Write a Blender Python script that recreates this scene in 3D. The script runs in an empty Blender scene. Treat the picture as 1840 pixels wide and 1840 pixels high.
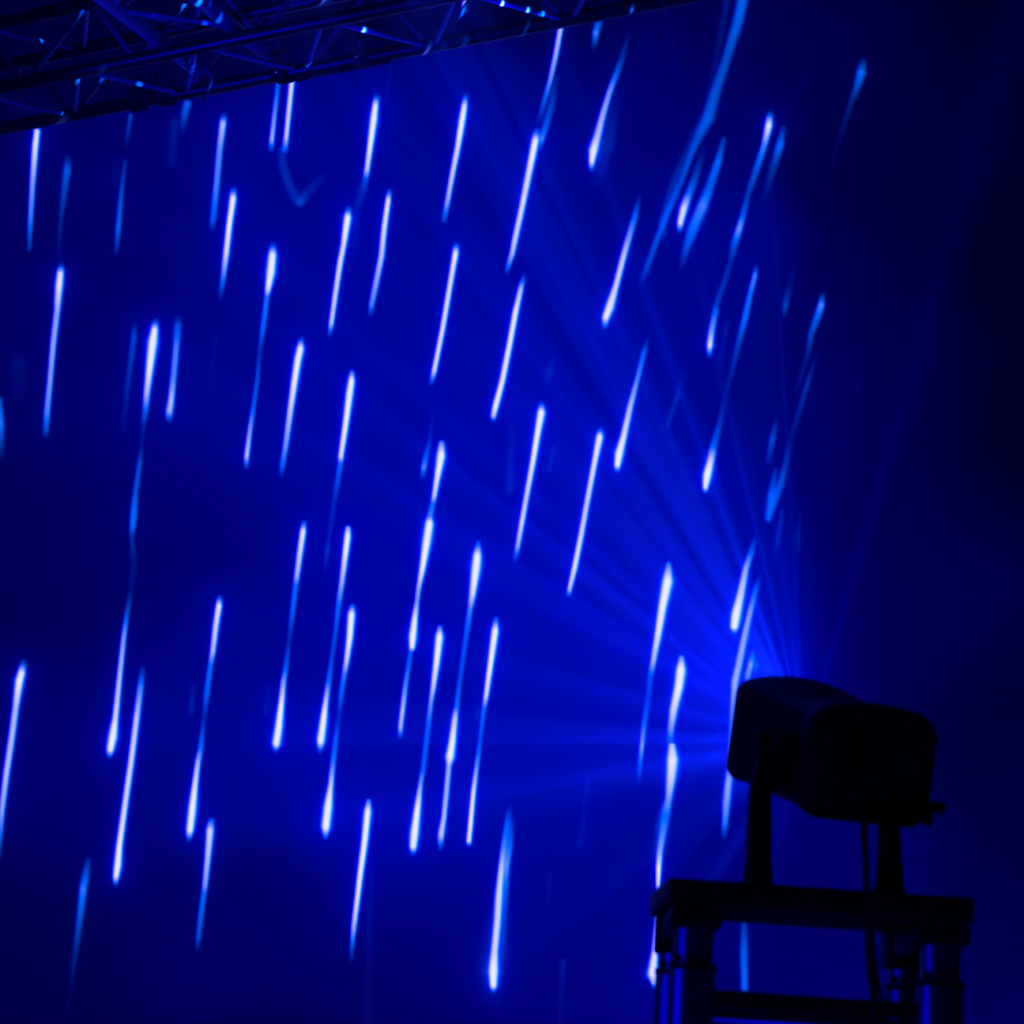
import bpy, bmesh, math, random
import numpy as np
from mathutils import Vector, Matrix

PI = math.pi
SC = bpy.context.scene
COL = SC.collection

# ------------------------------------------------------------------ camera
LENS, SENSOR, CAM_H = 70.0, 36.0, 1.6
FPX = LENS / SENSOR * 1840.0
PITCH, ROLL = math.radians(15.0), math.radians(3.9)
FWD = Vector((0, math.cos(PITCH), math.sin(PITCH)))
_r0 = Vector((1, 0, 0)); _u0 = _r0.cross(FWD)
CR = math.cos(ROLL) * _r0 + math.sin(ROLL) * _u0
CU = -math.sin(ROLL) * _r0 + math.cos(ROLL) * _u0
cam_data = bpy.data.cameras.new('camera'); cam = bpy.data.objects.new('camera', cam_data); COL.objects.link(cam)
cam_data.lens = LENS; cam_data.sensor_width = SENSOR; cam_data.clip_end = 200
m = Matrix((CR, CU, -FWD)).transposed().to_4x4(); m.translation = Vector((0, 0, CAM_H)); cam.matrix_world = m
cam_data.dof.use_dof = True; cam_data.dof.focus_distance = 9.3; cam_data.dof.aperture_fstop = 5.0
SC.camera = cam

# ------------------------------------------------------------------ world, exposure
w = bpy.data.worlds.new('dark_hall'); SC.world = w; w.use_nodes = True
w.node_tree.nodes['Background'].inputs[0].default_value = (0.0, 0.0, 1.0, 1)
w.node_tree.nodes['Background'].inputs[1].default_value = 0.004
SC.view_settings.view_transform = 'Standard'; SC.view_settings.look = 'None'
SC.view_settings.exposure = 0.0; SC.view_settings.gamma = 1.0; SC.view_settings.use_curve_mapping = False

WALL_Y = 9.0
def ray(px, py): return FWD + CR * ((px - 920) / FPX) - CU * ((py - 920) / FPX)
def at(px, py, Y):                      # the point of the picture ray that lies at depth Y
    d = ray(px, py); return Vector((0, 0, CAM_H)) + d * (Y / d.y)

LAMP = at(1447, 1333, 3.93)             # the projector's lens
LAMP_POWER = 70000.0
lamp_data = bpy.data.lights.new('projector_lamp', 'SPOT'); lamp = bpy.data.objects.new('projector_lamp', lamp_data)
COL.objects.link(lamp); lamp.location = LAMP; lamp.rotation_euler = (PI / 2, 0, 0)
lamp_data.energy = LAMP_POWER; lamp_data.color = (1, 1, 1); lamp_data.shadow_soft_size = 0.0
lamp_data.spot_size = math.radians(176); lamp_data.spot_blend = 0.0
# added fill light, out of view on the left, to brighten the stand legs
wash_data = bpy.data.lights.new('stand_fill_light', 'SPOT'); wash = bpy.data.objects.new('stand_fill_light', wash_data)
COL.objects.link(wash); wash.location = (-1.25, 3.15, 1.70)
wash_data.energy = 11; wash_data.color = (0.0, 0.0, 1.0); wash_data.shadow_soft_size = 0.08
wash_data.spot_size = math.radians(30); wash_data.spot_blend = 0.6
wash.rotation_euler = (Vector((0.45, 3.5, 1.75)) - wash.location).to_track_quat('-Z', 'Y').to_euler()
# added fill light, unseen below the truss, to brighten its tubes
up_data = bpy.data.lights.new('truss_fill_light', 'SPOT'); up = bpy.data.objects.new('truss_fill_light', up_data)
COL.objects.link(up); up.location = (1.4, 5.0, 0.4)
up_data.energy = 170; up_data.color = (0.0, 0.0, 1.0); up_data.shadow_soft_size = 0.1
up_data.spot_size = math.radians(50); up_data.spot_blend = 0.5
up.rotation_euler = (Vector((-1.2, 6.0, 4.9)) - up.location).to_track_quat('-Z', 'Y').to_euler()

# added fill light, out of view left of the truss, for its braces
tl_data = bpy.data.lights.new('truss_side_fill', 'SPOT'); tl = bpy.data.objects.new('truss_side_fill', tl_data)
COL.objects.link(tl); tl.location = (-2.7, 5.2, 3.7)
tl_data.energy = 80; tl_data.color = (0.0, 0.0, 1.0); tl_data.shadow_soft_size = 0.08
tl_data.spot_size = math.radians(45); tl_data.spot_blend = 0.6
tl.rotation_euler = (Vector((-0.7, 6.0, 4.95)) - tl.location).to_track_quat('-Z', 'Y').to_euler()
# added fill light, unseen near the floor, to brighten the right wall
ww_data = bpy.data.lights.new('wall_fill_light', 'SPOT'); ww = bpy.data.objects.new('wall_fill_light', ww_data)
COL.objects.link(ww); ww.location = (2.7, 7.2, .25)
ww_data.energy = 42; ww_data.color = (0.0, 0.0, 1.0); ww_data.shadow_soft_size = 0.15
ww_data.spot_size = math.radians(100); ww_data.spot_blend = 1.0
ww.rotation_euler = (Vector((2.0, 9.0, 2.6)) - ww.location).to_track_quat('-Z', 'Y').to_euler()
# added fill light, unseen below the frame, to light the stand rail
fl_data = bpy.data.lights.new('rail_fill_light', 'SPOT'); fl = bpy.data.objects.new('rail_fill_light', fl_data)
COL.objects.link(fl); fl.location = (.83, 2.8, .44)
fl_data.energy = 16; fl_data.color = (0.0, 0.0, 1.0); fl_data.shadow_soft_size = 0.08
fl_data.spot_size = math.radians(50); fl_data.spot_blend = 0.5
fl.rotation_euler = (Vector((0.52, 3.45, 1.66)) - fl.location).to_track_quat('-Z', 'Y').to_euler()

HAZE_DENSITY = 0.032

# ------------------------------------------------------------------ helpers
def mat(name, color, rough=0.5, metal=0.0, spec=0.5, noise=0.0, scale=30.0, bump=0.0):
    mt = bpy.data.materials.new(name); mt.use_nodes = True
    nt = mt.node_tree; b = nt.nodes['Principled BSDF']
    b.inputs['Base Color'].default_value = (*color, 1); b.inputs['Roughness'].default_value = rough
    b.inputs['Metallic'].default_value = metal; b.inputs['Specular IOR Level'].default_value = spec
    if noise or bump:
        tc = nt.nodes.new('ShaderNodeTexCoord'); n = nt.nodes.new('ShaderNodeTexNoise'); n.inputs['Scale'].default_value = scale
        n.inputs['Detail'].default_value = 4
        nt.links.new(tc.outputs['Object'], n.inputs['Vector'])
        if noise:
            mx = nt.nodes.new('ShaderNodeMixRGB'); mx.inputs['Color1'].default_value = (*[c * (1 - noise) for c in color], 1)
            mx.inputs['Color2'].default_value = (*[min(1, c * (1 + noise)) for c in color], 1)
            nt.links.new(n.outputs['Fac'], mx.inputs['Fac']); nt.links.new(mx.outputs[0], b.inputs['Base Color'])
        if bump:
            bp = nt.nodes.new('ShaderNodeBump'); bp.inputs['Strength'].default_value = bump
            nt.links.new(n.outputs['Fac'], bp.inputs['Height']); nt.links.new(bp.outputs[0], b.inputs['Normal'])
    return mt

M = dict(
    wall=mat('matt_white_wall', (0.8, 0.8, 0.8), 1.0, 0, 0.0, noise=0.03, scale=3.0),
    floor=mat('black_stage_floor', (0.015, 0.015, 0.017), 0.6, noise=0.3, scale=6),
    ceil=mat('black_ceiling', (0.006, 0.006, 0.007), 0.9),
    plastic=mat('black_plastic', (0.012, 0.012, 0.013), 0.45, noise=0.2, scale=60),
    plastic2=mat('dark_grey_plastic', (0.03, 0.03, 0.032), 0.5, noise=0.2, scale=60),
    paint=mat('black_painted_steel', (0.008, 0.008, 0.009), 0.55, noise=0.2, scale=40),
    alu=mat('brushed_aluminium', (0.62, 0.63, 0.65), 0.38, 1.0, noise=0.08, scale=40),
    truss=mat('truss_aluminium', (0.62, 0.63, 0.65), 0.34, 1.0, noise=0.2, scale=20),
    pale=mat('matt_truss_tubes', (0.62, 0.63, 0.65), 0.45, 0.35, noise=0.15, scale=20),  # aluminium made less metallic so braces and cross tubes look lit
    shaded_chord=mat('shaded_chord_aluminium', (0.10, 0.10, 0.11), 0.4, 0.9, noise=0.2, scale=20),  # same aluminium darkened, shade put into the chord colour
    chrome=mat('chrome', (0.8, 0.8, 0.8), 0.15, 1.0),
    rubber=mat('black_rubber', (0.01, 0.01, 0.01), 0.5),
    glass=mat('display_glass', (0.01, 0.01, 0.012), 0.08),
)

def finish(name, bm, material, parent=None, smooth=True):
    bmesh.ops.recalc_face_normals(bm, faces=bm.faces[:])
    me = bpy.data.meshes.new(name); bm.to_mesh(me); bm.free()
    if smooth:
        for p in me.polygons: p.use_smooth = True
        try: me.set_sharp_from_angle(angle=math.radians(35))
        except Exception: pass
    me.materials.append(material)
    o = bpy.data.objects.new(name, me); COL.objects.link(o)
    if parent is not None:
        o.parent = parent; o.matrix_parent_inverse = parent.matrix_world.inverted() if False else Matrix.Translation(-Vector(parent.location))
    return o

def thing(name, label, cat, loc=(0, 0, 0), group=None):
    o = bpy.data.objects.new(name, None); COL.objects.link(o); o.location = loc
    o.empty_display_size = 0.05
    o['label'] = label; o['category'] = cat
    if group: o['group'] = group
    return o
def tag(o, label, cat, group=None):
    o['label'] = label; o['category'] = cat
    if group: o['group'] = group
    return o

def tube(bm, a, b, r, seg=16, r2=None, caps=True):
    a, b = Vector(a), Vector(b); d = b - a; q = d.to_track_quat('Z', 'Y'); r2 = r if r2 is None else r2
    A, B = [], []
    for i in range(seg):
        t = 2 * PI * i / seg; v = Vector((math.cos(t), math.sin(t), 0))
        A.append(bm.verts.new(a + q @ (v * r))); B.append(bm.verts.new(b + q @ (v * r2)))
    for i in range(seg): bm.faces.new((A[i], A[(i + 1) % seg], B[(i + 1) % seg], B[i]))
    if caps: bm.faces.new(A[::-1]); bm.faces.new(B)
def pipe(bm, pts, r, seg=12):
    pts = [Vector(p) for p in pts]; rings = []
    for k, p in enumerate(pts):
        d = (pts[min(k + 1, len(pts) - 1)] - pts[max(k - 1, 0)]).normalized(); q = d.to_track_quat('Z', 'Y')
        rings.append([bm.verts.new(p + q @ Vector((math.cos(2 * PI * i / seg) * r, math.sin(2 * PI * i / seg) * r, 0))) for i in range(seg)])
    for A, B in zip(rings, rings[1:]):
        # align the rings
        best = min(range(seg), key=lambda s: (A[0].co - B[s].co).length); B[:] = B[best:] + B[:best]
        for i in range(seg): bm.faces.new((A[i], A[(i + 1) % seg], B[(i + 1) % seg], B[i]))
    bm.faces.new(rings[0][::-1]); bm.faces.new(rings[-1])
def smooth_pts(pts, n=8):
    pts = [Vector(p) for p in pts]; out = []
    P = [pts[0] * 2 - pts[1]] + pts + [pts[-1] * 2 - pts[-2]]
    for i in range(1, len(P) - 2):
        for k in range(n):
            t = k / n; p0, p1, p2, p3 = P[i - 1:i + 3]
            out.append(0.5 * ((2 * p1) + (p2 - p0) * t + (2 * p0 - 5 * p1 + 4 * p2 - p3) * t * t + (3 * p1 - p0 - 3 * p2 + p3) * t ** 3))
    out.append(pts[-1]); return out
def box(bm, lo, hi, bevel=0.0, mw=None):
    r = bmesh.ops.create_cube(bm, size=1.0); vs = r['verts']
    for v in vs: v.co = Vector([lo[i] + (v.co[i] + 0.5) * (hi[i] - lo[i]) for i in range(3)])
    if bevel:
        es = list({e for v in vs for e in v.link_edges})
        g = bmesh.ops.bevel(bm, geom=es, offset=bevel, segments=2, affect='EDGES', profile=0.6)
        vs = g['verts'] if False else [v for v in bm.verts if v.is_valid]
    if mw is not None:
        for v in vs: v.co = mw @ v.co

# ------------------------------------------------------------------ the setting
def plane(name, co, material):
    bm = bmesh.new(); bm.faces.new([bm.verts.new(c) for c in co]); o = finish(name, bm, material, smooth=False); o['kind'] = 'structure'; return o
def slab_struct(name, lo, hi, material):
    bm = bmesh.new(); box(bm, lo, hi); o = finish(name, bm, material, smooth=False); o['kind'] = 'structure'; return o
slab_struct('wall_back', (-9, WALL_Y, -0.1), (9, WALL_Y + 0.2, 9), M['wall'])
slab_struct('floor', (-9, -2.0, -0.1), (9, WALL_Y, 0), M['floor'])
slab_struct('ceiling', (-9, -2.0, 9), (9, WALL_Y + 0.2, 9.2), M['ceil'])

# stage haze: a thin even fog that fills the hall in front of the wall
bm = bmesh.new(); box(bm, (-6, 2.4, 0.02), (6, WALL_Y - 0.01, 7.5))
hz = bpy.data.materials.new('stage_haze'); hz.use_nodes = True; nt = hz.node_tree; nt.nodes.clear()
ov = nt.nodes.new('ShaderNodeOutputMaterial'); vs_ = nt.nodes.new('ShaderNodeVolumeScatter')
vs_.inputs['Color'].default_value = (0.06, 0.32, 1.0, 1); vs_.inputs['Density'].default_value = HAZE_DENSITY; vs_.inputs['Anisotropy'].default_value = 0.0
nt.links.new(vs_.outputs[0], ov.inputs['Volume'])
haze = finish('stage_haze', bm, hz, smooth=False); haze['kind'] = 'stuff'
haze['label'] = 'thin stage haze in front of the wall, lit by the projector beams'; haze['category'] = 'haze'

# ------------------------------------------------------------------ the light pattern of the projector's glass
# every streak: points (x, y, brightness, half width) along its run, as it lands on the wall
S = [
 [(66,236,.9,4),(63,262,.95,4.2),(58,330,.62,3.6),(54,400,.45,3.4),(52,445,.2,3),(51,455,.05,3)],
 [(121,280,.08,4),(120,305,.36,5),(114,350,.25,4),(108,400,.15,3),(104,460,.06,3)],
 [(234,208,.25,3),(228,245,.15,3),(226,265,.04,3)],[(224,290,.15,3),(217,350,.3,3),(212,410,.4,3.5),(208,455,.12,3)],
 [(336,186,.38,5),(331,205,.3,5),(326,240,.05,4)],[(313,220,.12,6),(308,290,.08,7)],[(208,290,.03,7),(207,320,.07,7),(206,350,.03,7)],
 [(402,206,.15,4),(400,222,.8,4.2),(394,270,.55,4),(388,340,.5,4),(382,395,.35,4),(379,416,.06,4)],
 [(419,342,.3,4),(418,358,1.1,4.5),(412,400,1.0,4),(406,455,.9,4),(401,495,.5,3.5),(395,537,.08,3.5)],
 [(499,150,.35,3),(493,205,.55,3),(488,250,.72,3),(486,268,.2,4)],
 [(524,146,.9,3.4),(518,205,.85,3.3),(514,245,.85,3),(511,270,.3,4)],
 [(505,270,.15,5),(508,300,.16,6),(516,325,.17,6),(530,355,.16,7),(538,362,.25,7),(552,345,.13,7),(578,320,.08,6)],
 [(677,170,.1,4),(674,190,1,4),(671,215,1.1,5),(665,260,1,4),(659,305,.8,3.5),(656,322,.3,4),(650,345,.15,6),(640,375,.1,6),(634,460,.05,6)],
 [(837,168,.1,3),(834,190,.9,4),(830,215,1.1,4.5),(822,265,.9,3.8),(813,310,.85,3.5),(804,360,.7,3.3),(797,395,.25,3.5)],
 [(700,338,.06,3),(697,360,.95,3.5),(690,410,.9,3.8),(685,460,.8,3.8),(675,510,.65,3.8),(667,548,.5,3.5),(664,568,.08,3.5)],
 [(626,374,.2,3.5),(624,392,1.1,5),(617,440,.9,3.8),(611,470,.9,3.8),(602,530,.85,3.5),(595,580,.8,3.2),(591,602,.15,3)],
 [(490,440,.2,4),(489,460,1.1,5.5),(486,490,1.1,6),(481,520,.9,3.8),(479,532,.45,3.4),(472,590,.4,3.4),(466,630,.18,3),(462,680,.3,3),(455,730,.35,3),(449,770,.6,3),(443,818,.8,3.2),(441,842,.12,3)],
 [(820,436,.1,3.5),(818,455,1,4),(812,490,.9,3.7),(795,590,.9,3.5),(780,665,.9,3.3),(773,692,.1,3)],
 [(701,120,.06,3),(692,190,.04,3)],
 [(1007,50,.8,3.2),(998,100,.72,3.2),(988,145,.55,3),(975,190,.3,3.5),(966,222,.08,4)],
 [(998,140,.1,5),(990,190,.25,5),(979,230,.35,4.5),(972,250,.5,4),(970,268,.1,3)],
 [(964,236,.3,4),(961,255,1.1,5),(950,310,.9,4.5),(938,370,.9,4),(925,430,.85,3.8),(920,455,.75,3.5),(912,480,.4,3),(909,494,.05,3)],
 [(1132,52,.03,3),(1117,105,.2,4),(1108,130,.35,4),(1095,165,.6,3.5),(1083,205,.7,4),(1073,245,.78,5),(1066,270,.98,6),(1063,290,.95,4),(1061,308,.1,3)],
 [(1106,170,.06,9),(1090,260,.15,10),(1072,325,.06,9)],
 [(1075,40,.3,5),(1070,60,.5,4),(1066,88,.08,4)],
 [(1338,-20,.4,7),(1325,40,.37,7),(1305,105,.3,6),(1285,165,.32,7),(1272,210,.36,8),(1255,245,.3,6),(1240,280,.3,4),(1222,330,.26,4),(1200,380,.3,4),(1180,430,.32,4),(1160,485,.25,4),(1150,512,.05,4)],
 [(1308,-10,.12,5),(1285,110,.08,5),(1270,180,.04,5)],[(1255,225,.1,5),(1215,320,.17,7),(1190,400,.22,6),(1192,438,.05,4)],
 [(1263,270,.06,5),(1248,320,.25,5),(1237,350,.45,5),(1228,375,.9,5),(1222,400,.92,4.2),(1219,418,.1,3)],
 [(1300,250,.2,3.5),(1290,290,.4,5),(1275,335,.35,6),(1262,370,.5,7),(1245,410,.42,7),(1233,445,.3,5),(1223,482,.08,4)],
 [(1149,352,.08,3),(1140,390,.4,4),(1130,425,.6,4),(1120,460,.82,4),(1106,515,.87,4),(1095,552,.95,6),(1088,570,.98,5),(1085,592,.08,3)],
 [(1384,200,.1,4),(1381,225,1.0,4.6),(1373,260,.5,4),(1360,300,.35,4.5),(1343,350,.22,4),(1335,385,.35,4),(1328,410,.6,4),(1320,435,.35,5),(1312,470,.15,4),(1300,510,.2,4),(1287,545,.22,4),(1285,560,.4,4),(1278,595,.6,4),(1275,620,.92,4),(1273,642,.1,3)],
 [(1407,230,.15,4),(1401,260,.42,5),(1392,290,.25,5),(1380,330,.12,5),(1370,370,.04,5)],
 [(1552,102,.05,4),(1547,130,.42,6),(1540,155,.3,5),(1530,180,.15,4),(1505,260,.05,4),(1480,340,.02,4)],
 [(110,476,.15,4),(108,492,.92,4.5),(106,510,.97,5),(102,560,.67,4),(95,620,.67,3.8),(89,690,.62,3.5),(84,740,.52,4),(82,772,.3,4),(80,790,.04,4)],
 [(242,578,.05,4),(240,605,.27,4),(229,690,.16,4),(220,775,.04,4)],
 [(279,578,.25,4),(277,595,1.1,5),(274,615,1.1,6.5),(268,665,.97,5),(263,710,.72,4),(261,735,.4,4),(257,765,.15,3.5),(254,800,.08,3),(250,835,.3,3.5),(243,885,.32,3.5),(240,920,.42,4.5),(238,945,.42,4),(236,965,.2,3),(240,1010,.1,5),(235,1060,.08,4),(228,1100,.3,3.2),(222,1145,.62,3.2),(214,1220,.77,3.5),(207,1290,.87,4),(202,1325,1.1,6),(198,1345,1.1,5),(195,1362,.1,3)],
 [(320,568,.08,4),(319,585,.3,5),(316,625,.52,4),(311,680,.52,4),(307,720,.77,4),(304,738,.72,4.5),(302,760,.06,4)],
 [(33,650,.08,10),(32,710,.05,10)],
 [(-2,718,.3,4),(0,760,.45,5),(-1,820,.1,6)],
 [(388,600,.06,3),(372,720,.03,3)],
 [(541,608,.2,3),(539,628,1.1,5),(535,645,1,5),(528,690,.97,4.5),(521,740,.82,4),(513,800,.6,3.5),(507,835,.4,3.5),(504,858,.06,3)],
 [(632,670,.5,3),(631,685,1.1,4.5),(628,705,1.1,5),(621,760,1,4.2),(612,820,.9,3.6),(611,832,.4,3.5),(606,865,.3,3.5),(600,900,.15,3.5),(590,970,.12,3),(587,990,.2,3.5),(583,1025,.06,3)],
 [(777,740,.04,3),(772,790,.15,3),(765,820,.35,3.5),(761,840,.55,3.5),(757,862,.06,3)],
 [(793,798,.6,4),(792,820,1.1,6),(785,860,.95,4),(780,890,.82,3.4),(777,905,.42,3.4),(772,928,.5,4),(771,942,1.1,6),(766,975,1.1,6),(758,1025,.97,4),(752,1055,.72,3.2),(749,1080,.6,3),(745,1110,.95,4),(741,1145,1.1,5.5),(740,1162,1,4),(737,1172,.3,3),(733,1200,.42,3),(728,1232,.52,3.2),(723,1275,.77,3.2),(719,1308,.72,3.2),(718,1328,.08,3)],
 [(942,492,.08,3),(935,520,.77,3.5),(926,560,.97,4),(915,620,.95,4),(902,685,.95,4),(890,730,1,4.2),(886,747,.8,3.5),(885,757,.08,3)],
 [(973,724,.2,3),(972,742,1.1,5.5),(966,775,1,4.5),(957,830,.95,4),(945,895,.82,3.6),(937,940,.87,3.6),(930,980,.7,3.2),(924,1008,.12,3)],
 [(1079,770,.2,3),(1077,785,.97,5),(1068,830,.92,4),(1053,910,.82,3.8),(1044,960,.87,3.8),(1032,1020,.92,3.8),(1023,1058,.8,3),(1020,1074,.06,3)],
 [(1164,606,.06,3),(1156,635,.37,3.5),(1145,680,.52,3.2),(1132,730,.77,4),(1120,785,.92,4.5),(1112,815,1,6),(1109,835,1,4.5),(1107,850,.06,3)],
 [(1358,476,.08,3),(1356,495,.5,3.2),(1347,530,.42,3.5),(1338,572,.42,4),(1328,610,.27,4),(1315,665,.15,3.5),(1300,720,.1,3),(1293,760,.22,4),(1282,800,.35,5),(1277,825,.82,5),(1270,855,1.1,6),(1267,875,.9,4),(1265,887,.06,3)],
 [(1305,580,.1,3),(1293,660,.06,3)],[(1228,670,.05,3),(1217,710,.15,3.5),(1198,765,.14,3.5)],
 [(995,640,.05,4),(986,670,.14,6),(980,687,.04,4)],[(995,805,.1,3),(985,845,.12,3)],[(920,770,.08,5),(915,880,.12,6)],
 [(1425,480,.05,4),(1417,520,.1,5),(1410,550,.27,4),(1408,568,.1,3)],
 [(1478,525,.08,3),(1475,548,.52,4.5),(1468,570,.37,5),(1457,600,.27,4),(1450,640,.12,4),(1430,700,.07,4)],
 [(1466,638,.05,3),(1450,690,.2,3.5),(1435,740,.15,4),(1420,790,.08,4),(1412,830,.2,4),(1402,870,.3,5),(1390,900,.36,5),(1381,932,.22,4)],
 [(1394,755,.1,3),(1387,790,.3,4),(1380,828,.12,4)],[(1393,845,.15,3),(1385,890,.36,5),(1379,932,.3,4)],
 [(1450,130,.03,5),(1425,190,.03,5)],[(1543,690,.04,5),(1542,700,.04,5)],
 [(42,1190,.2,4),(38,1210,.97,5),(34,1225,1.,5.5),(28,1270,.77,4.2),(20,1330,.77,4.2),(11,1390,.77,4),(3,1455,.67,3.7),(-1,1500,.4,4),(-5,1550,.1,4)],
 [(256,1200,.12,4),(252,1235,.5,4),(245,1290,.82,4),(235,1370,.87,4),(225,1440,.87,4),(214,1520,.97,4.2),(211,1555,1.1,5),(208,1575,.92,4),(206,1592,.08,3)],
 [(394,1074,.3,3),(393,1088,.97,4),(388,1120,.87,4),(382,1170,.77,3.5),(378,1193,.42,3.5),(371,1245,.37,3.8),(366,1290,.15,3),(360,1345,.42,3.5),(355,1370,.72,3.5),(350,1410,.92,4),(345,1455,1.05,5.5),(341,1490,1.1,5),(338,1509,.2,3)],
 [(346,1230,.06,3),(343,1270,.15,4),(342,1290,.04,4)],
 [(546,939,.3,3),(544,955,.97,4),(539,990,.87,4),(533,1035,.72,3.5),(531,1050,.42,3.5),(525,1100,.37,3.5),(519,1150,.15,3),(513,1200,.37,3.5),(509,1225,.62,3.5),(505,1265,.97,4),(500,1310,1.1,5.5),(496,1335,1.1,5.5),(494,1350,.15,3)],
 [(625,950,.7,3.5),(624,965,1.1,4.5),(619,1005,.92,4),(614,1045,.72,3.5),(608,1085,.42,3.5),(603,1130,.3,3),(596,1180,.25,3),(590,1225,.42,3.5),(585,1260,.82,3.5),(580,1300,1.1,5),(576,1330,1.1,5.5),(574,1350,.2,3)],
 [(633,1090,.4,3.5),(631,1105,1.1,5),(628,1145,1,4.5),(622,1190,.82,3.5),(618,1212,.47,3.3),(612,1250,.37,3.3),(609,1285,.13,3),(603,1325,.32,3.5),(598,1370,.47,3.5),(594,1410,.82,3.5),(589,1450,1.05,6),(585,1485,1.1,6),(584,1504,.3,3)],
 [(859,976,.3,3),(857,1000,1.05,6),(855,1020,1.05,6.5),(849,1065,.92,4.5),(844,1095,.5,3.5),(836,1150,.32,3.5),(826,1220,.3,3),(820,1270,.42,3.3),(817,1290,.82,4),(812,1335,1.,5),(808,1360,1,6),(806,1375,.72,3.5),(802,1420,.72,3.5),(797,1470,.77,3.4),(792,1500,.82,4.2),(790,1524,.2,3)],
 [(790,1128,.5,3),(789,1145,1.1,5.5),(784,1190,.97,4.5),(778,1235,.82,3.5),(774,1260,.6,3),(768,1310,.36,3.3),(760,1380,.37,3.3),(755,1410,.62,3),(750,1450,.97,4.5),(744,1500,1.1,6),(742,1520,1.1,5),(741,1535,.15,3)],
 [(891,1112,.3,3),(889,1135,1.1,5),(882,1185,1,4.2),(873,1250,.87,3.4),(869,1272,.42,3),(862,1330,.27,3),(857,1370,.52,3),(850,1425,.92,3.3),(845,1480,.97,3.4),(842,1511,.9,3.4),(841,1521,.08,3)],
 [(858,1265,.04,4),(857,1282,.14,4),(856,1300,.04,4)],[(482,1235,.06,4),(477,1280,.08,5)],
 [(1201,1015,.5,3.5),(1199,1045,1.05,7.5),(1190,1090,1,6),(1182,1140,.92,5),(1173,1190,.72,3.7),(1168,1215,.3,4),(1163,1260,.22,4),(1157,1300,.42,3.3),(1153,1340,.62,3),(1150,1365,.42,3),(1147,1405,.1,3)],
 [(1224,1183,.6,4),(1223,1205,1.1,7),(1219,1235,1,6.5),(1210,1275,.87,5.5),(1205,1310,.6,4.5),(1203,1335,.25,5)],
 [(1207,1341,.8,5),(1208,1365,.97,8),(1205,1400,.87,6.5),(1201,1435,.62,4.5),(1195,1465,.4,6),(1190,1500,.52,4.5),(1185,1530,.65,4),(1183,1560,.97,3.5),(1182,1590,.9,2.5),(1181,1602,.1,2)],
 [(1196,1450,.2,7),(1188,1490,.22,9),(1183,1540,.12,9)],
 [(1180,1636,.35,3),(1178,1670,.75,2.7),(1176,1710,.9,4),(1172,1750,.97,7),(1174,1765,.7,4),(1175,1777,.08,3)],
 [(1358,960,.05,3),(1350,990,.35,4),(1340,1020,.67,4),(1330,1070,.87,5.5),(1322,1105,1,7),(1319,1125,1,6),(1318,1142,.06,3)],
 [(1366,1033,.06,3),(1357,1060,.37,3.5),(1347,1100,.62,4),(1337,1145,.67,4.5),(1328,1190,.67,5),(1320,1225,.7,5),(1315,1300,.5,4),(1312,1380,.6,5),(1308,1410,.67,5),(1305,1440,.62,5),(1302,1480,.45,4),(1299,1508,.08,4)],
 [(1351,1174,.3,3.5),(1348,1195,.62,4),(1342,1218,.5,4)],[(1352,1180,.2,3.5),(1358,1196,.32,4),(1356,1210,.1,4)],
 [(1213,960,.07,3),(1204,1010,.06,3)],[(1404,920,.12,3),(1397,970,.15,4),(1388,1012,.04,4)],
 [(1437,920,.05,3),(1433,965,.13,4),(1434,988,.08,5)],[(1778,1038,.04,4),(1779,1044,.04,4)],
 [(158,1545,.15,4),(153,1575,.35,5),(149,1597,.47,5),(143,1650,.32,4.5),(135,1710,.16,4),(126,1775,.05,4),(122,1830,.03,4)],
 [(379,1476,.4,4),(377,1492,.87,5),(373,1540,.77,4),(368,1590,.62,3.5),(366,1604,.42,3.5),(360,1650,.37,3.5),(356,1685,.3,3.5),(353,1712,.04,3)],
 [(662,1440,.5,3),(660,1460,1.1,5),(655,1510,1,4.5),(647,1570,.97,4),(641,1620,.92,3.6),(636,1660,.77,3.3),(633,1690,.42,3),(630,1728,.06,3)],
 [(667,1560,.05,4),(664,1640,.07,4),(660,1840,.04,4)],
 [(915,1450,.1,4),(911,1480,.36,4),(905,1520,.5,4),(900,1560,.82,3.6),(896,1610,.87,5),(893,1660,.87,5),(888,1710,.87,5),(886,1745,1,7),(886,1770,.97,5),(885,1784,.1,3)],
 [(919,1475,.15,4),(914,1520,.42,5),(908,1558,.57,5),(904,1600,.37,6),(902,1640,.25,7),(900,1720,.12,8)],
 [(890,1650,.08,16),(884,1740,.14,20),(884,1790,.06,16)],
 [(1057,1390,.1,3),(1050,1450,.06,4),(1042,1515,.08,5),(1040,1530,.02,5)],
 [(1011,1728,.12,4),(1009,1780,.07,4),(1005,1845,.05,4)],[(988,1570,.08,3),(984,1620,.05,3)],
 [(1337,1640,.15,4),(1336,1710,.36,5),(1337,1775,.4,4.5),(1338,1787,.08,4)],[(1567,1665,.2,3),(1566,1700,.35,2.5),(1568,1745,.1,3)],
 [(838,-14,.7,3),(833,17,.72,3)],[(782,-20,.4,3),(775,10,.4,3)],
]
# above the frame the same rain of streaks goes on over the truss
rnd = random.Random(5)
for k in range(120):
    x = rnd.uniform(-500, 900); y = rnd.uniform(-2100, -60); L = rnd.uniform(60, 190); b = rnd.choice((.2, .3, .35, .5, .95)); ln = rnd.uniform(.08, .2)
    S.append([(x + ln * L / 2, y - L / 2, b * .3, 3), (x, y, b, 3.5), (x - ln * L / 2, y + L / 2, b * .2, 3)])

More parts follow.
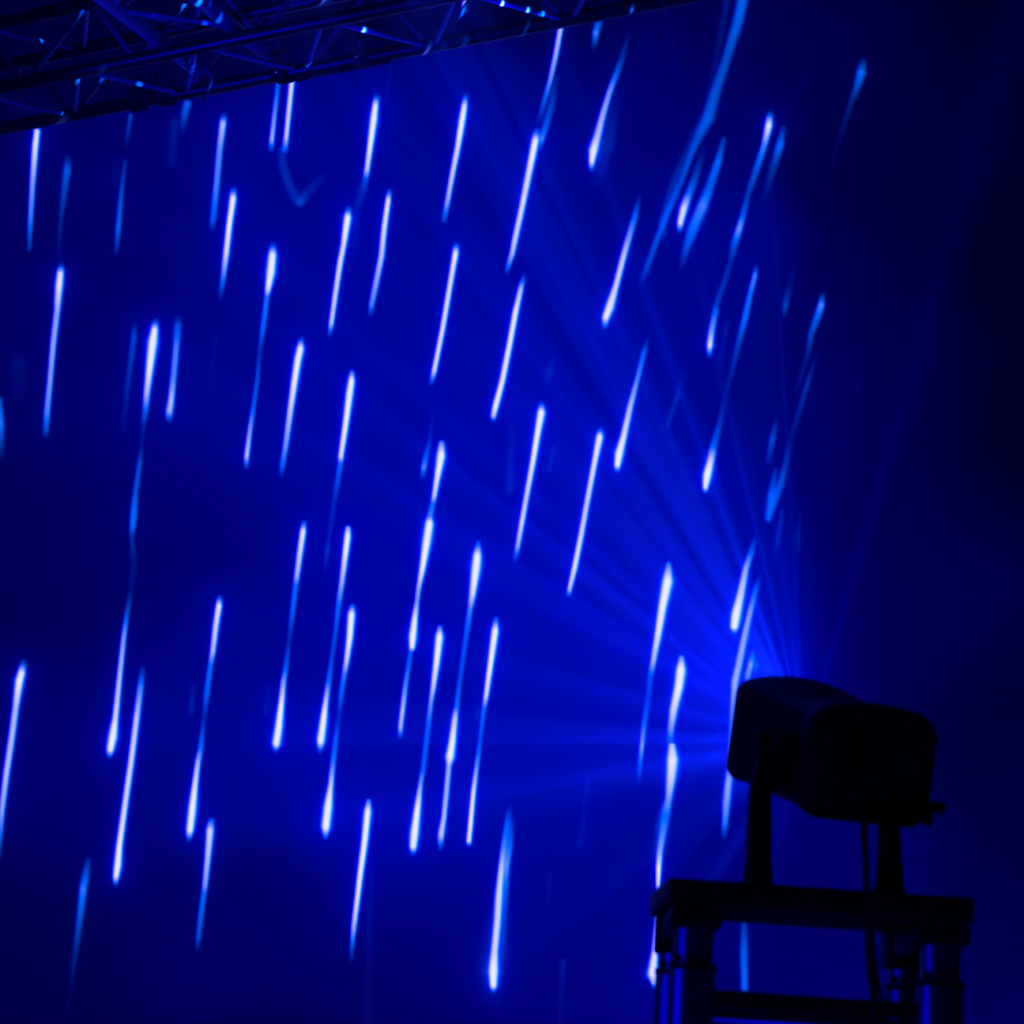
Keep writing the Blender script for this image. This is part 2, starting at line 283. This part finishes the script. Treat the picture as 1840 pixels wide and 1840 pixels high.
# soft wall glow and shade, painted into the glass (x, y, 0..255 blue)
BG = [(1300,-500,10),(1700,-700,2),(1650,-250,4),(2200,-1200,1),(1200,-1500,4),(0,-1500,7),(0,-2200,5),(900,-1500,4),(1800,-2000,1),(-500,-1200,6),(30,300,100),(250,300,118),(450,300,148),(600,300,158),(750,250,150),(900,300,152),(1150,200,125),(1200,500,148),(1400,100,88),(1600,200,51),(1800,100,8),(1800,500,8),(1600,600,74),(1450,700,103),(100,600,108),(350,700,145),(560,750,160),(820,600,163),(1000,650,158),(150,1000,98),(30,1050,90),(350,950,122),(700,950,165),(900,900,172),(400,1250,148),(600,1200,162),(700,1400,172),(150,1400,122),(100,1650,90),(30,1800,72),(400,1700,105),(650,1750,110),(760,1600,140),(1000,1550,148),(1050,1750,130),(1000,1250,165),(1250,1500,129),(1450,1520,89),(1650,1100,75),(1800,1300,8),(1800,1750,0),(1450,1720,81),(1600,900,75),(1780,800,8),(1200,900,150),(1100,1100,160),(1300,1150,140),(20,60,10),(300,0,10),(600,-60,10),(1000,-60,10),(1300,-40,85),(1500,-40,55),(1750,-60,4),(-300,1000,70),(-300,300,70),(2200,900,2),(2200,-100,1),(2010,500,4),(2010,1300,4),(2300,300,1),(2300,1500,1),(900,2080,8),(200,2080,5),(1500,2080,7),(2000,2000,0),(500,1990,30),(0,-700,21),(900,-700,13)]

def s2l(v): v = v / 255.0; return np.where(v <= .04045, v / 12.92, ((v + .055) / 1.055) ** 2.4)
def pattern(cx, cy):
    """linear radiance the streaks give on the wall, on a grid of picture columns and rows"""
    X, Y = np.meshgrid(cx, cy); out = np.zeros(X.shape + (3,))
    num = np.zeros(X.shape); den = np.zeros(X.shape) + 1e-9
    for x, y, v in BG:
        g = np.exp(-((X - x) ** 2 + (Y - y) ** 2) / (2 * 105.0 ** 2)) + 1e-6 / (1 + ((X - x) ** 2 + (Y - y) ** 2) / 4e4)
        num += g * s2l(v); den += g
    # wall shade above the truss line, painted into the glass colours
    k = np.clip((Y - (231 - .192 * X) + 22) / 44, 0, 1); k = k * k * (3 - 2 * k); wx = np.clip((1280 - X) / 260, 0, 1)
    # rays: bright haze fans round the lens, painted into the flood
    th = np.degrees(np.arctan2(1333 - Y, 1447 - X)); rr = np.hypot(1333 - Y, 1447 - X); fan = np.zeros(X.shape)
    for a, wd, am in ((-9, 1.6, .8), (1.5, 1.5, .9), (6, 1.0, .3), (13.5, 1.4, .7), (20, 1.2, .3), (27, 1.3, .9), (31.5, 1.6, 1.0), (38, 1.2, .8), (43, 1.6, .7), (49, 1.3, .9), (55, 1.5, .7),
                     (62, 1.3, .9), (70, 1.0, 1.0), (76, 1.3, .6), (83, 1.5, .9), (90, 1.5, .6), (97, 1.5, .5)):
        fan += am * np.exp(-((th - a) / wd) ** 2)
    num *= 1 + (fan - .35) * .55 * np.exp(-rr / 520)
    out[..., 2] += num / den * FLOOD * (1 - wx * (1 - k) * .88)
    for pts in S:
        wmax = max(p[3] for p in pts); strong = max(p[2] for p in pts) > .55
        pad = 150 if strong else 4 * wmax
        x0, x1 = min(p[0] for p in pts) - pad, max(p[0] for p in pts) + pad; y0, y1 = min(p[1] for p in pts) - pad, max(p[1] for p in pts) + pad
        i0, i1 = np.searchsorted(cx, [x0, x1]); j0, j1 = np.searchsorted(cy, [y0, y1])
        if i1 - i0 < 2 or j1 - j0 < 2: continue
        xs, ys = X[j0:j1, i0:i1], Y[j0:j1, i0:i1]
        acc = np.zeros(xs.shape + (3,)); hal = np.zeros(xs.shape)
        for (ax, ay, ai, aw), (bx, by, bi, bw) in zip(pts, pts[1:]):
            dx, dy = bx - ax, by - ay; L2 = dx * dx + dy * dy
            t = np.clip(((xs - ax) * dx + (ys - ay) * dy) / L2, 0, 1)
            d = np.hypot(xs - ax - t * dx, ys - ay - t * dy); dg = np.hypot(xs - 1.0 - ax - t * dx, ys - ay - t * dy)
            I = ai + (bi - ai) * t; W = (aw + (bw - aw) * t)
            I2 = np.minimum(I, 1.0)
            IR = np.clip((I - .42) / .55, 0, 1) ** 1.5
            c = np.stack([.82 * IR * np.exp(-(d / (.95 * W)) ** 5), .96 * I2 ** 2.15 * np.exp(-(dg / (1.12 * W)) ** 3),
                          (1.0 * I + 2.6 * I2 ** 2) * np.exp(-(d / (1.4 * W)) ** 2) + 6.0 * I2 ** 2.5 * np.exp(-(d / (1.15 * W)) ** 3)], -1)
            acc = np.maximum(acc, c)
            if strong:
                h = .30 * I ** 2.5 * np.exp(-(d / 15.0) ** 2) + .10 * I ** 3 * np.exp(-(d / 48.0) ** 2)
                hal = np.maximum(hal, h)
        out[j0:j1, i0:i1] += acc
        out[j0:j1, i0:i1, 2] += hal
    return out

FLOOD = 0.94
ALBEDO = 0.8
cx = np.concatenate([np.arange(-700, -30, 12.0), np.arange(-30, 1620, 2.5), np.arange(1620, 2500, 14.0)])
cy = np.concatenate([np.arange(-2300, -60, 9.0), np.arange(-60, 1880, 3.2), np.arange(1880, 2300, 14.0)])
target = pattern(cx, cy)
GX, GY = np.meshgrid(cx, cy)
d = np.array(FWD)[None, None] + np.array(CR)[None, None] * ((GX - 920) / FPX)[..., None] - np.array(CU)[None, None] * ((GY - 920) / FPX)[..., None]
P = np.array([0, 0, CAM_H])[None, None] + d * (WALL_Y / d[..., 1:2])
V = P - np.array(LAMP)[None, None]; r2 = (V ** 2).sum(-1); cosv = V[..., 1] / np.sqrt(r2)
Lmax = ALBEDO * LAMP_POWER / (4 * PI * PI) * cosv / r2
T = np.clip(target / Lmax[..., None], 0, 1)
print('pattern: transmittance max', (target / Lmax[..., None]).max(), 'grid', T.shape)
T[0] = T[-1] = 0; T[:, 0] = T[:, -1] = 0
# an outer ring of opaque glass closes the dome
def pad(a, f):
    a = np.concatenate([f(a[:1]), a, f(a[-1:])], 0); return np.concatenate([f(a[:, :1]), a, f(a[:, -1:])], 1)
mid = V[V.shape[0] // 2, V.shape[1] // 2].copy()
def far(a):
    b = mid + (a - mid) * 60; b[..., 1] = mid[1]; return b
Vp = np.concatenate([far(V[:1]), V, far(V[-1:])], 0); Vp = np.concatenate([far(Vp[:, :1]), Vp, far(Vp[:, -1:])], 1)
Tp = np.pad(T, ((1, 1), (1, 1), (0, 0)))
dirs = Vp / np.linalg.norm(Vp, axis=-1, keepdims=True); co = (dirs * 0.04).reshape(-1, 3)
ny, nx = Tp.shape[:2]
idx = np.arange(nx * ny).reshape(ny, nx)
quads = np.stack([idx[:-1, :-1], idx[:-1, 1:], idx[1:, 1:], idx[1:, :-1]], -1).reshape(-1, 4)
me = bpy.data.meshes.new('lens_glass'); me.vertices.add(len(co)); me.vertices.foreach_set('co', co.astype(np.float32).ravel())
me.loops.add(quads.size); me.loops.foreach_set('vertex_index', quads.astype(np.int32).ravel())
me.polygons.add(len(quads)); me.polygons.foreach_set('loop_start', (np.arange(len(quads)) * 4).astype(np.int32)); me.update()
at_ = me.attributes.new('glass_light_map', 'FLOAT_COLOR', 'POINT')  # glass colours hold the wall's streaks, halos, glow and dark zones
at_.data.foreach_set('color', np.concatenate([Tp.reshape(-1, 3), np.ones((nx * ny, 1))], 1).astype(np.float32).ravel())
gm = bpy.data.materials.new('patterned_lens_glass'); gm.use_nodes = True; nt = gm.node_tree; nt.nodes.clear()
go = nt.nodes.new('ShaderNodeOutputMaterial'); gt = nt.nodes.new('ShaderNodeBsdfTransparent'); ga = nt.nodes.new('ShaderNodeAttribute')
ga.attribute_name = 'glass_light_map'; nt.links.new(ga.outputs['Color'], gt.inputs['Color']); nt.links.new(gt.outputs[0], go.inputs['Surface'])
me.materials.append(gm)
lens_glass = bpy.data.objects.new('lens_glass', me); COL.objects.link(lens_glass); lens_glass.location = LAMP

# ------------------------------------------------------------------ effect projector
HW, HH, HL = 0.2314, 0.1889, 0.395
PS, TH = 0.2644, 0.2807
HF = Vector((-math.sin(PS) * math.cos(TH), math.cos(PS) * math.cos(TH), math.sin(TH)))
HR = Vector((math.cos(PS), math.sin(PS), 0)); HU = HR.cross(HF)
HC = Vector((0.6541, 3.45, 2.1064))
def hp(r, u, f): return HC + HR * r + HU * u + HF * f
proj = thing('effect_projector', 'black effect light projector on a forked bracket, throwing blue streaks onto the wall', 'stage light', HC)
lens_glass.parent = proj; lens_glass.location = LAMP - HC
lamp.parent = proj; lamp.location = LAMP - HC
def section(f, w, h, bulge, rad, du=0.0, dr=0.0, n=8):
    """rounded rectangle with a bowed top, in the head's own frame"""
    pts = []
    for cxs, cys, a0 in ((1, 1, 0), (-1, 1, 90), (-1, -1, 180), (1, -1, 270)):
        for k in range(n + 1):
            a = math.radians(a0 + 90 * k / n)
            x = cxs * (w / 2 - rad) + rad * math.cos(a); y = cys * (h / 2 - rad) + rad * math.sin(a)
            pts.append((x, y))
    # extra points along the top edge so it can bow
    out = []
    for i, (x, y) in enumerate(pts):
        out.append((x, y))
        x2, y2 = pts[(i + 1) % len(pts)]
        if abs(y - y2) < 1e-6 and abs(x - x2) > 0.05 or abs(x - x2) < 1e-6 and abs(y - y2) > 0.05:
            for k in range(1, 8): out.append((x + (x2 - x) * k / 8, y + (y2 - y) * k / 8))
    res = []
    for x, y in out:
        if y > 0: y += bulge * (1 - (2 * x / w) ** 2) * (y / (h / 2))
        res.append(hp(x + dr, y + du, f))
    return res
def loft(bm, secs, cap0=True, cap1=True):
    R = [[bm.verts.new(p) for p in s] for s in secs]
    for A, B in zip(R, R[1:]):
        for i in range(len(A)): bm.faces.new((A[i], A[(i + 1) % len(A)], B[(i + 1) % len(A)], B[i]))
    if cap0: bm.faces.new(R[0][::-1])
    if cap1: bm.faces.new(R[-1])
bm = bmesh.new()
loft(bm, [section(0.03, HW * .97, HH * .97, .012, .03), section(0.10, HW * .955, HH * .95, .010, .028), section(0.19, HW * .95, HH * .94, .008, .025, -.002),
          section(0.26, HW * .96, HH * .96, .012, .025), section(0.33, HW * .98, HH * .98, .018, .025), section(HL - .02, HW, HH, .021, .025), section(HL, HW * .97, HH * .95, .019, .02)])
finish('housing', bm, M['plastic2'], proj)
bm = bmesh.new()
loft(bm, [section(-.012, HW * .95, HH * .94, .012, .03), section(-.006, HW * 1.0, HH * 1.0, .014, .036), section(0.02, HW * 1.03, HH * 1.03, .016, .038),
          section(0.042, HW * 1.02, HH * 1.02, .016, .038), section(0.05, HW * .98, HH * .98, .014, .034)])
finish('rear_cover', bm, M['plastic'], proj)
# front rim around the lens
bm = bmesh.new(); lu = LAMP - HC; lr, lz = lu.dot(HR), lu.dot(HU)
a = hp(lr, lz, HL - .002); tube(bm, a, a + HF * .006, .062, 40, .058)
finish('lens_ring', bm, M['paint'], proj)
# display and buttons on the rear panel
def rbox(bm, r0, r1, u0, u1, f0, f1, bev=.002):
    mw = Matrix((HR, HU, HF)).transposed().to_4x4(); mw.translation = HC
    n0 = len(bm.verts); r = bmesh.ops.create_cube(bm, size=1.0)
    for v in r['verts']: v.co = Vector(((r0 + r1) / 2 + v.co.x * (r1 - r0), (u0 + u1) / 2 + v.co.y * (u1 - u0), (f0 + f1) / 2 + v.co.z * (f1 - f0)))
    new = r['verts']
    if bev:
        es = list({e for v in new for e in v.link_edges}); g = bmesh.ops.bevel(bm, geom=es, offset=bev, segments=2, affect='EDGES')
        new = list({v for f in g['faces'] for v in f.verts} | {v for v in new if v.is_valid})
    done = set()
    bm.verts.ensure_lookup_table()
    for v in bm.verts[n0 - n0:]:
        if v.is_valid and v.index == -1 or v in new: done.add(v)
    for v in done: v.co = mw @ v.co
bm = bmesh.new(); rbox(bm, -.085, .03, .0, .062, -.016, -.008); finish('display', bm, M['glass'], proj)
def knob(name, r, u, rad, ln, material, f=-.012, ax=None):
    bm = bmesh.new(); p = hp(r, u, f); ax = ax or -HF
    tube(bm, p, p + ax * ln * .7, rad, 20); tube(bm, p + ax * ln * .7, p + ax * ln, rad, 20, rad * .7)
    return finish(name, bm, material, proj)
for r, u in ((.046, .052), (.046, .034), (.046, .016), (.046, -.002)): knob('button', r, u, .0045, .004, M['plastic2'])
knob('power_socket', -.03, -.035, .014, .010, M['plastic']); knob('signal_socket', .02, -.035, .011, .010, M['plastic']); knob('signal_socket', .055, -.035, .011, .010, M['plastic'])
for r, u in ((-.045, -.072), (.085, -.02), (.062, -.068), (-.095, .07), (.095, .07)): knob('screw', r, u, .004, .004, M['chrome'])
# tilt lock lever on the right flank and the pivot knobs
bm = bmesh.new(); p = hp(HW / 2 - .012, -.052, .012); q = hp(HW / 2 + .020, -.056, .0)
tube(bm, p, q, .011, 16, .009); tube(bm, q, q + HR * .012 + HU * .006, .013, 16, .008)
tube(bm, hp(HW / 2 + .006, -.050, .0), hp(HW / 2 + .004, -.088, -.002), .010, 12, .008)
finish('safety_latch', bm, M['plastic'], proj)
PF = 0.185      # where the fork grips the head
knob('pivot_knob', -HW / 2 - .012, .0, .026, .018, M['plastic'], PF, -HR)
knob('pivot_knob', HW / 2 + .012, .0, .026, .018, M['plastic'], PF, HR)
# cooling slots on the left flank
bm = bmesh.new()
for k in range(6): rbox(bm, -HW / 2 - .002, -HW / 2 + .006, -.055, .03, .070 + k * .012, .075 + k * .012, 0)
finish('cooling_grille', bm, M['plastic'], proj)

# slab of the stand, needed for the bracket's feet
SY0, SY1 = 3.38, 3.76
sl = at(1203, 1576, SY0); sr = at(1752, 1612, SY0); SZ1 = (sl.z + sr.z) / 2; SZ0 = SZ1 - .043; SX0, SX1 = sl.x, sr.x
# fork: two arms from the slab up to the pivots
for s, (bx, tx, nm) in ((-1, (1361, 1366, 'left')), (1, (1600, 1596, 'right'))):
    pv = hp(s * (HW / 2 + .006), 0, PF); Y = pv.y
    base = at(bx, 1580, Y); base = Vector((base.x, Y, SZ1)); top = at(tx, 1412 if s < 0 else 1492, Y)
    bm = bmesh.new(); secs = []
    wpx = FPX / Y
    prof = [(base.x, SZ1, 28 / wpx, .030), (base.x, SZ1 + .012, 27 / wpx, .028), (base.x * .7 + top.x * .3, SZ1 * .7 + top.z * .3, 23 / wpx, .024),
            (top.x, top.z, 19 / wpx, .021), (pv.x + s * .004, pv.z - .03, .012, .024), (pv.x + s * .004, pv.z + .02, .008, .020), (pv.x + s * .004, pv.z + .03, .005, .010)]
    for x, z, hw, hd in prof:
        secs.append([Vector((x + a_ * hw, Y + b_ * hd, z)) for a_, b_ in ((-1, -.6), (-.6, -1), (.6, -1), (1, -.6), (1, .6), (.6, 1), (-.6, 1), (-1, .6))])
    loft(bm, secs); finish('bracket_arm', bm, M['paint'], proj)
    if s < 0: AL = base.copy()
    else: AR = base.copy()
bm = bmesh.new()
dv = (AR - AL).normalized(); nv = Vector((-dv.y, dv.x, 0))
pa, pb = AL - dv * .03, AR + dv * .03
secs = [[p + nv * a_ + Vector((0, 0, b_)) for a_, b_ in ((-.03, 0), (.03, 0), (.03, .010), (-.03, .010))] for p in (pa, pb)]
loft(bm, secs); finish('bracket_base', bm, M['paint'], proj, smooth=False)

# ------------------------------------------------------------------ stand
stand = thing('lighting_stand', 'four-legged metal tower stand with black top plate holding the projector', 'stand', ((SX0 + SX1) / 2, (SY0 + SY1) / 2, 0))
bm = bmesh.new(); box(bm, (SX0, SY0, SZ0), (SX1, SY1, SZ1), .006); finish('top_plate', bm, M['paint'], stand)
lx = [at(1248, 1668, 3.43).x, at(1690, 1698, 3.43).x]; ly = [3.43, 3.70]
zs = at(1248, 1668, 3.39).z; zj = at(1248, 1736, 3.39).z
for yi, Y in enumerate(ly):
    for X in lx:
        bm = bmesh.new()
        tube(bm, (X, Y, zj - .004), (X, Y, 0.03), .039, 40); finish('leg', bm, M['alu'], stand)
        bm = bmesh.new(); tube(bm, (X, Y, zs + .01), (X, Y, zj + .004), .033, 40); c = finish('coupler', bm, M['alu'], stand)
        bm = bmesh.new(); tube(bm, (X, Y, zj - .006), (X, Y, zj + .006), .041, 40); finish('coupler_ring', bm, M['paint'], stand)
        bm = bmesh.new(); sx = .043
        box(bm, (X - sx, Y - .04, zs - (.03 if yi else 0)), (X + sx, Y + .04, SZ0 + .001), .008); finish('leg_socket', bm, M['paint'], stand)
        bm = bmesh.new(); p = Vector((X - .028, Y - .034, zj + .012)); tube(bm, p, p + Vector((-.004, -.012, 0)), .007, 16); finish('locking_pin', bm, M['paint'], stand)
        bm = bmesh.new(); tube(bm, (X, Y, 0), (X, Y, .03), .06, 32, .05); finish('rubber_foot', bm, M['rubber'], stand)
for X in lx:
    bm = bmesh.new(); box(bm, (X - .036, ly[0], zs - .012), (X + .036, ly[1], SZ0 + .002), .004); finish('side_plate', bm, M['paint'], stand)
# rails between the legs
zr = at(1295, 1793, 3.43).z
def rail(name, a, b, r, material):
    bm = bmesh.new(); tube(bm, a, b, r, 24); finish(name, bm, material, stand)
def bar(a, b, h, t):
    bm = bmesh.new(); a, b = Vector(a), Vector(b); dv = (b - a).normalized(); nv = Vector((-dv.y, dv.x, 0)) * t / 2; up_ = Vector((0, 0, h / 2))
    loft(bm, [[p + nv + up_, p - nv + up_, p - nv - up_, p + nv - up_] for p in (a, b)]); finish('cross_bar', bm, M['paint'], stand, smooth=False)
bar((lx[0] + .03, ly[0], zr), (lx[1] - .03, ly[0], zr), .026, .02)
bar((lx[0] + .03, ly[1], zr), (lx[1] - .03, ly[1], zr), .026, .02)
bar((lx[0], ly[0] + .03, zr), (lx[0], ly[1] - .03, zr), .026, .02)
bar((lx[1], ly[0] + .03, zr), (lx[1], ly[1] - .03, zr), .026, .02)
for z in (zr - .030, zr - .55, zr - 1.1, .25):
    rail('rail', (lx[0] + .03, ly[0], z), (lx[1] - .03, ly[0], z), .0125, M['alu'])
    rail('rail', (lx[0] + .03, ly[1], z), (lx[1] - .03, ly[1], z), .0125, M['alu'])
    rail('rail', (lx[0], ly[0] + .03, z), (lx[0], ly[1] - .03, z), .0125, M['alu'])
    rail('rail', (lx[1], ly[0] + .03, z), (lx[1], ly[1] - .03, z), .0125, M['alu'])
# cables
bm = bmesh.new()
pc = [hp(-.03, -.035, -.022), hp(-.03, -.040, -.050)] + [at(x, y, Y) for x, y, Y in ((1553, 1500, 3.335), (1556, 1560, 3.345), (1558, 1640, 3.355), (1563, 1740, 3.36), (1572, 1850, 3.36))]
pe = pc[-1]; pc += [Vector((pe.x + .01, 3.355, 1.2)), Vector((pe.x, 3.35, .5)), Vector((pe.x - .05, 3.33, .05)), Vector((pe.x - .15, 3.2, .009))]
pipe(bm, smooth_pts(pc), .0068)
tag(finish('power_cable', bm, M['rubber']), 'thick black cable hanging from the back of the projector past the stand', 'cable')
bm = bmesh.new()
pc = [hp(.02, -.035, -.022), hp(.02, -.042, -.045)] + [at(x, y, Y) for x, y, Y in ((1590, 1500, 3.34), (1573, 1600, 3.345), (1570, 1700, 3.355), (1580, 1780, 3.36), (1588, 1850, 3.36))]
pe = pc[-1]; pc += [Vector((pe.x + .02, 3.355, 1.2)), Vector((pe.x + .01, 3.35, .5)), Vector((pe.x + .05, 3.33, .05)), Vector((pe.x + .15, 3.2, .006))]
pipe(bm, smooth_pts(pc), .004)
tag(finish('signal_cable', bm, M['rubber']), 'thinner black cable hanging beside the thick one at the right of the stand', 'cable')

# ------------------------------------------------------------------ overhead truss
TPHI = math.radians(28.0); TD = Vector((math.cos(TPHI), -math.sin(TPHI), 0)); TN = Vector((-math.sin(TPHI), -math.cos(TPHI), 0)); TZ = Vector((0, 0, 1))
TA = at(0, 231, 6.8); TS = .262; BAY = .50
def truss(name, label, origin, D, N, t0, t1, first, group=None, S_=.262, cm='shaded_chord', rt=.0245):
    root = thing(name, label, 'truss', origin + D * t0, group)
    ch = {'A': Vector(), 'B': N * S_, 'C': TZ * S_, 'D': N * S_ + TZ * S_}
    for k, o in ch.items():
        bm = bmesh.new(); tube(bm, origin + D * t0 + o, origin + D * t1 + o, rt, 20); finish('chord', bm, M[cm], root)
    ks = [first + i * BAY / 2 for i in range(-40, 60) if t0 + .03 < first + i * BAY / 2 < t1 - .03]
    ids = [i for i in range(-40, 60) if t0 + .03 < first + i * BAY / 2 < t1 - .03]
    for face, (a, b) in enumerate((('A', 'B'), ('B', 'D'), ('A', 'C'), ('C', 'D'))):
        for (ka, ia), (kb, ib) in zip(zip(ks, ids), zip(ks[1:], ids[1:])):
            e = (ia % 2 == 0)
            pa = origin + D * (ka + .012) + ch[a if e else b]; pb = origin + D * (kb - .012) + ch[b if e else a]
            bm = bmesh.new(); tube(bm, pa, pb, .0095, 10); finish('brace', bm, M['pale'], root)
    return root
# first bottom node of the far chord sits over picture x = 130
def t_at(px):
    best = min((abs((lambda v: 920 + FPX * v.dot(CR) / v.dot(FWD))(TA + TD * k * .01 - Vector((0, 0, CAM_H))) - px), k * .01) for k in range(-200, 500)); return best[1]
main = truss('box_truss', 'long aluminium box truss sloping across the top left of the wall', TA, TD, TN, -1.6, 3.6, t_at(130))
c0, c1 = t_at(364), t_at(492)
# cross truss: hung under the first, running towards the camera
CO = TA + TD * c0
cross = truss('box_truss', 'second aluminium box truss crossing the long one and running toward the viewer', CO + TZ * .052, TN, TD, -.03, 3.6, .5, S_=(c1 - c0), cm='pale', rt=.026)

# a third truss behind, carrying the roof
RO = TA + TN * .9 + TZ * .55
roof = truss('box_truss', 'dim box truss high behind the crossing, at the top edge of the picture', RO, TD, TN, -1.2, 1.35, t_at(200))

def clamp(px, off, label, hang=True):
    t = t_at(px); p = TA + TD * t + off
    r = thing('truss_clamp', label, 'clamp', p, 'clamps on the truss')
    bm = bmesh.new(); tube(bm, p - TD * .022, p + TD * .022, .034, 24); finish('clamp_band', bm, M['paint'], r)
    bm = bmesh.new(); tube(bm, p + TN * .02 + TZ * .02, p + TN * .05 + TZ * .045, .008, 12); tube(bm, p + TN * .05 + TZ * .045, p + TN * .062 + TZ * .052, .013, 6); finish('bolt', bm, M['chrome'], r)
    bm = bmesh.new(); tube(bm, p + TN * .032, p + TN * .055 + TZ * .004, .010, 12, .006); tube(bm, p + TN * .05 + TN * .0 - TZ * .02, p + TN * .05 + TZ * .02, .005, 8); finish('wing_nut', bm, M['chrome'], r)
    return r
clamp(250, Vector(), 'clamp left of the small hanging lamp on the lowest truss tube')
clamp(300, Vector(), 'clamp right of the small hanging lamp on the lowest truss tube')
clamp(512, Vector(), 'clamp where the crossing truss meets the lowest tube')
clamp(655, Vector(), 'lone clamp on the lowest truss tube, right of the crossing')
# small lamp between the first two clamps
p = TA + TD * t_at(275) - TZ * .0
pl = thing('small_spotlight', 'small dark spotlight clamped to the truss near its left end', 'stage light', p)
bm = bmesh.new(); q0 = p + TN * .05 + TZ * .03; tube(bm, q0 + TD * -.05, q0 + TD * .04 - TZ * .03, .032, 28, .036); finish('lamp_housing', bm, M['plastic2'], pl)
bm = bmesh.new(); tube(bm, q0 + TD * .04 - TZ * .03, q0 + TD * .048 - TZ * .033, .036, 28, .034); finish('lens', bm, M['glass'], pl)
bm = bmesh.new(); tube(bm, p - TZ * .0 + TN * .02, q0, .010, 12); tube(bm, q0 + TN * .036, q0 + TN * .05, .012, 12); finish('yoke', bm, M['chrome'], pl)
# safety cable
bm = bmesh.new()
pipe(bm, smooth_pts([at(x, y, 6.1) for x, y in ((362, 92), (366, 105), (371, 125), (380, 138), (379, 150), (372, 165), (366, 180))]), .006)
tag(finish('safety_cable', bm, M['alu']), 'short steel safety cable looped between the two lower truss tubes', 'cable')
bm = bmesh.new()
pipe(bm, smooth_pts([TA + TD * t_at(x) + o for x, o in ((520, TN * .0 - TZ * .028), (545, -TZ * .035), (570, -TZ * .034 + TN * .01), (600, -TZ * .03), (640, -TZ * .031), (700, -TZ * .029))]), .006)
tag(finish('lamp_cable', bm, M['rubber']), 'black cable strapped along the underside of the lowest truss tube', 'cable')
